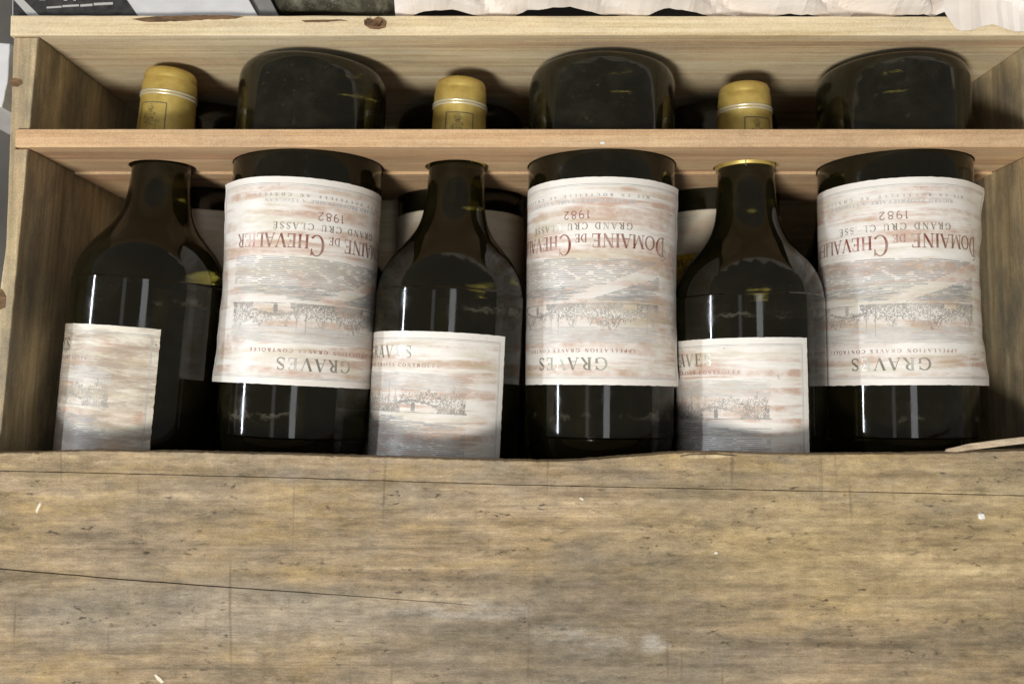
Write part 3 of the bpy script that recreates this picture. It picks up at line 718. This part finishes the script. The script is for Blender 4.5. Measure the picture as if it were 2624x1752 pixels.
def chip(name, px, py, ln_, wd, ang, h, mat, label, cat, zb=None):
    zb = zb or ZL1 + 0.0001
    x, y = at(px, py, zb); c, s = math.cos(ang), math.sin(ang)
    vs = []
    for (u, v) in ((-.5, -.2), (-.35, .45), (.1, .5), (.5, .25), (.42, -.5), (-.1, -.42)):
        a, b = u * ln_, v * wd; vs.append((x + a * c - b * s, y + a * s + b * c, zb))
    for (u, v, q) in ((-.4, -.1, .5), (-.3, .3, .8), (.1, .35, 1), (.4, .2, .7), (.3, -.35, .9), (-.1, -.3, 1)):
        a, b = u * ln_, v * wd; vs.append((x + a * c - b * s, y + a * s + b * c, zb + h * q))
    fs = [tuple(range(6, 12)), tuple(reversed(range(6)))] + [(i, (i + 1) % 6, (i + 1) % 6 + 6, i + 6) for i in range(6)]
    return tag(mk(name, vs, fs, mat), label, cat)
chip('straw_chip', 89, 1163, 0.0058, 0.0016, rad(68), 0.0007, M['chip'], 'pale straw-coloured sliver lying on the lid near its left end', 'wood chip')
chip('white_crumb', 2250, 1183, 0.0032, 0.0036, rad(20), 0.0012, M['crumb'], 'largest white crumb on the lid, toward its right end', 'crumb')
chip('curled_chip', 365, 1554, 0.0060, 0.0022, rad(-40), 0.0009, M['chip'], 'curled pale shaving on the lid below the long crack', 'wood chip')
chip('white_crumb', 1334, 1143, 0.0022, 0.0011, rad(-25), 0.0006, M['crumb'], 'small white crumb on the lid just below the board seam', 'crumb')
chip('white_crumb', 1642, 1267, 0.0016, 0.0013, rad(10), 0.0006, M['crumb'], 'tiny white crumb in the middle of the wide lid board', 'crumb')
chip('white_crumb', 1382, 328, 0.0026, 0.0016, rad(5), 0.0006, M['crumb'], 'tiny white crumb on top of the divider board', 'crumb', zt + 0.0001)

# ------------------------------------------------------------------ what lies beyond the far wall
# crumpled tissue paper
def fold_h(x, y):
    h = 0
    for (ax, ay, fr, am, ph) in FOLDS:
        q = (x * ax + y * ay) * fr + ph
        h += am * (abs((q % 2) - 1) - 0.5)
    return h
rg = random.Random(21)
FOLDS = []
for k in range(9):
    a = rg.uniform(0.2, 2.9); FOLDS.append((math.cos(a), math.sin(a), rg.uniform(18, 55), rg.uniform(0.012, 0.030) * (1 if k < 4 else 0.4), rg.uniform(0, 9)))
nx_, ny_ = 150, 60
vs, fs = [], []
x0, x1 = at(905, 20, 0.16)[0], 0.34
for a in range(nx_ + 1):
    for b in range(ny_ + 1):
        q, p = a / nx_, b / ny_
        x = x0 + (x1 - x0) * q
        front = 0.1925 + 0.0026 * mnoise.noise(Vector((x * 70, 0, 3))) + 0.0010 * abs(mnoise.noise(Vector((x * 220, 2, 3))))
        y = front + p * 0.115
        hang = min(1, max(0, (x - 0.214 - 0.004 * mnoise.noise(Vector((y * 200, 1, 1)))) / 0.006))
        y -= 0.0095 * hang * (1 - p) * (1 + 0.35 * mnoise.noise(Vector((x * 60, 3, 9))))
        env = min(1, p * 9 + 0.35)
        z = 0.158 + 0.028 * min(1, p * 3.2) ** 0.6 + fold_h(x, y) * env * 1.15 + 0.0008 * mnoise.noise(Vector((x * 160, y * 160, 1)))
        if hang: z = max(z, ZW + 0.0012 + 0.004 * (1 - p) * abs(mnoise.noise(Vector((x * 90, 5, 1)))))
        jx = 0.0012 * mnoise.noise(Vector((x * 90, y * 90, 8)))
        vs.append((x + jx, y, z))
for a in range(nx_):
    for b in range(ny_):
        j = a * (ny_ + 1) + b; fs.append((j, j + ny_ + 1, j + ny_ + 2, j + 1))
tp = mk('tissue_paper', vs, fs, M['tissue'])
tag(tp, 'crumpled pale pink tissue paper bulging behind the far crate wall', 'paper')
sm = tp.modifiers.new('thickness', 'SOLIDIFY'); sm.thickness = 0.0003

# dark dusty bottle lying in the box beyond
bx, by = at(785, 0, 0.12)
root = empty('dusty_bottle', (bx, 0.196, 0.126), math.radians(-4))
tag(root, 'grey dusty dark bottle lying behind the far wall beside the tissue paper', 'wine bottle')
gb = bpy.data.objects.new('glass_body', glass_me.copy()); gb.data.materials[0] = M['glass_dusty']; col.objects.link(gb); gb.parent = root
lathe('capsule', CAP, M['gold'], root, 40)

# printed carton with a black panel
zc = 0.158
car = empty('printed_carton', (0, 0, 0))
tag(car, 'white carton printed with a black lettered panel behind the far wall', 'carton')
def pol(name, pts, z0, z1, mat, bev=0.0004): return prism(name, [at(x, y, z1) for x, y in pts], z0, z1, mat, car, bev)
pol('panel', [(28, 48), (598, 48), (520, -90), (505, -330), (28, -330)], 0.0, zc, M['card'])
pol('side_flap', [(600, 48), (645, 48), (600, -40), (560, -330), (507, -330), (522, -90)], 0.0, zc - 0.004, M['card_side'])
pol('print', [(30, 46), (322, 46), (282, -12), (170, -170), (30, -170)], zc - 0.0002, zc + 0.0002, M['black'], 0)
pol('stripe', [(73, 46), (100, 46), (40, -14), (34, -14), (30, -2)], zc, zc + 0.0004, M['white_print'], 0)
for (x, y, l_, h) in ((107, 20, 34, 4), (143, 17, 38, 4.5), (184, 16, 28, 5), (215, 13, 44, 5.5)):
    pol('lettering', [(x, y), (x + l_, y - 2), (x + l_, y - 2 - h), (x, y - h)], zc, zc + 0.0004, M['white_print'], 0)
for (x, y, l_) in ((90, 1, 14), (146, 2, 8), (168, 2, 6)):
    pol('lettering', [(x, y), (x + l_, y), (x + l_, y - 12), (x, y - 12)], zc, zc + 0.0004, M['white_print'], 0)

# white card beside the left end of the crate
wc = prism('white_board', dense([at(-90, 92, 0.13), at(22, 100, 0.13), at(17, 190, 0.13), at(4, 246, 0.13), at(-90, 250, 0.13)], 0.004, 0.0004), -0.0115, 0.13, M['card'])
tag(wc, 'white board standing against the outside of the left crate end', 'board')
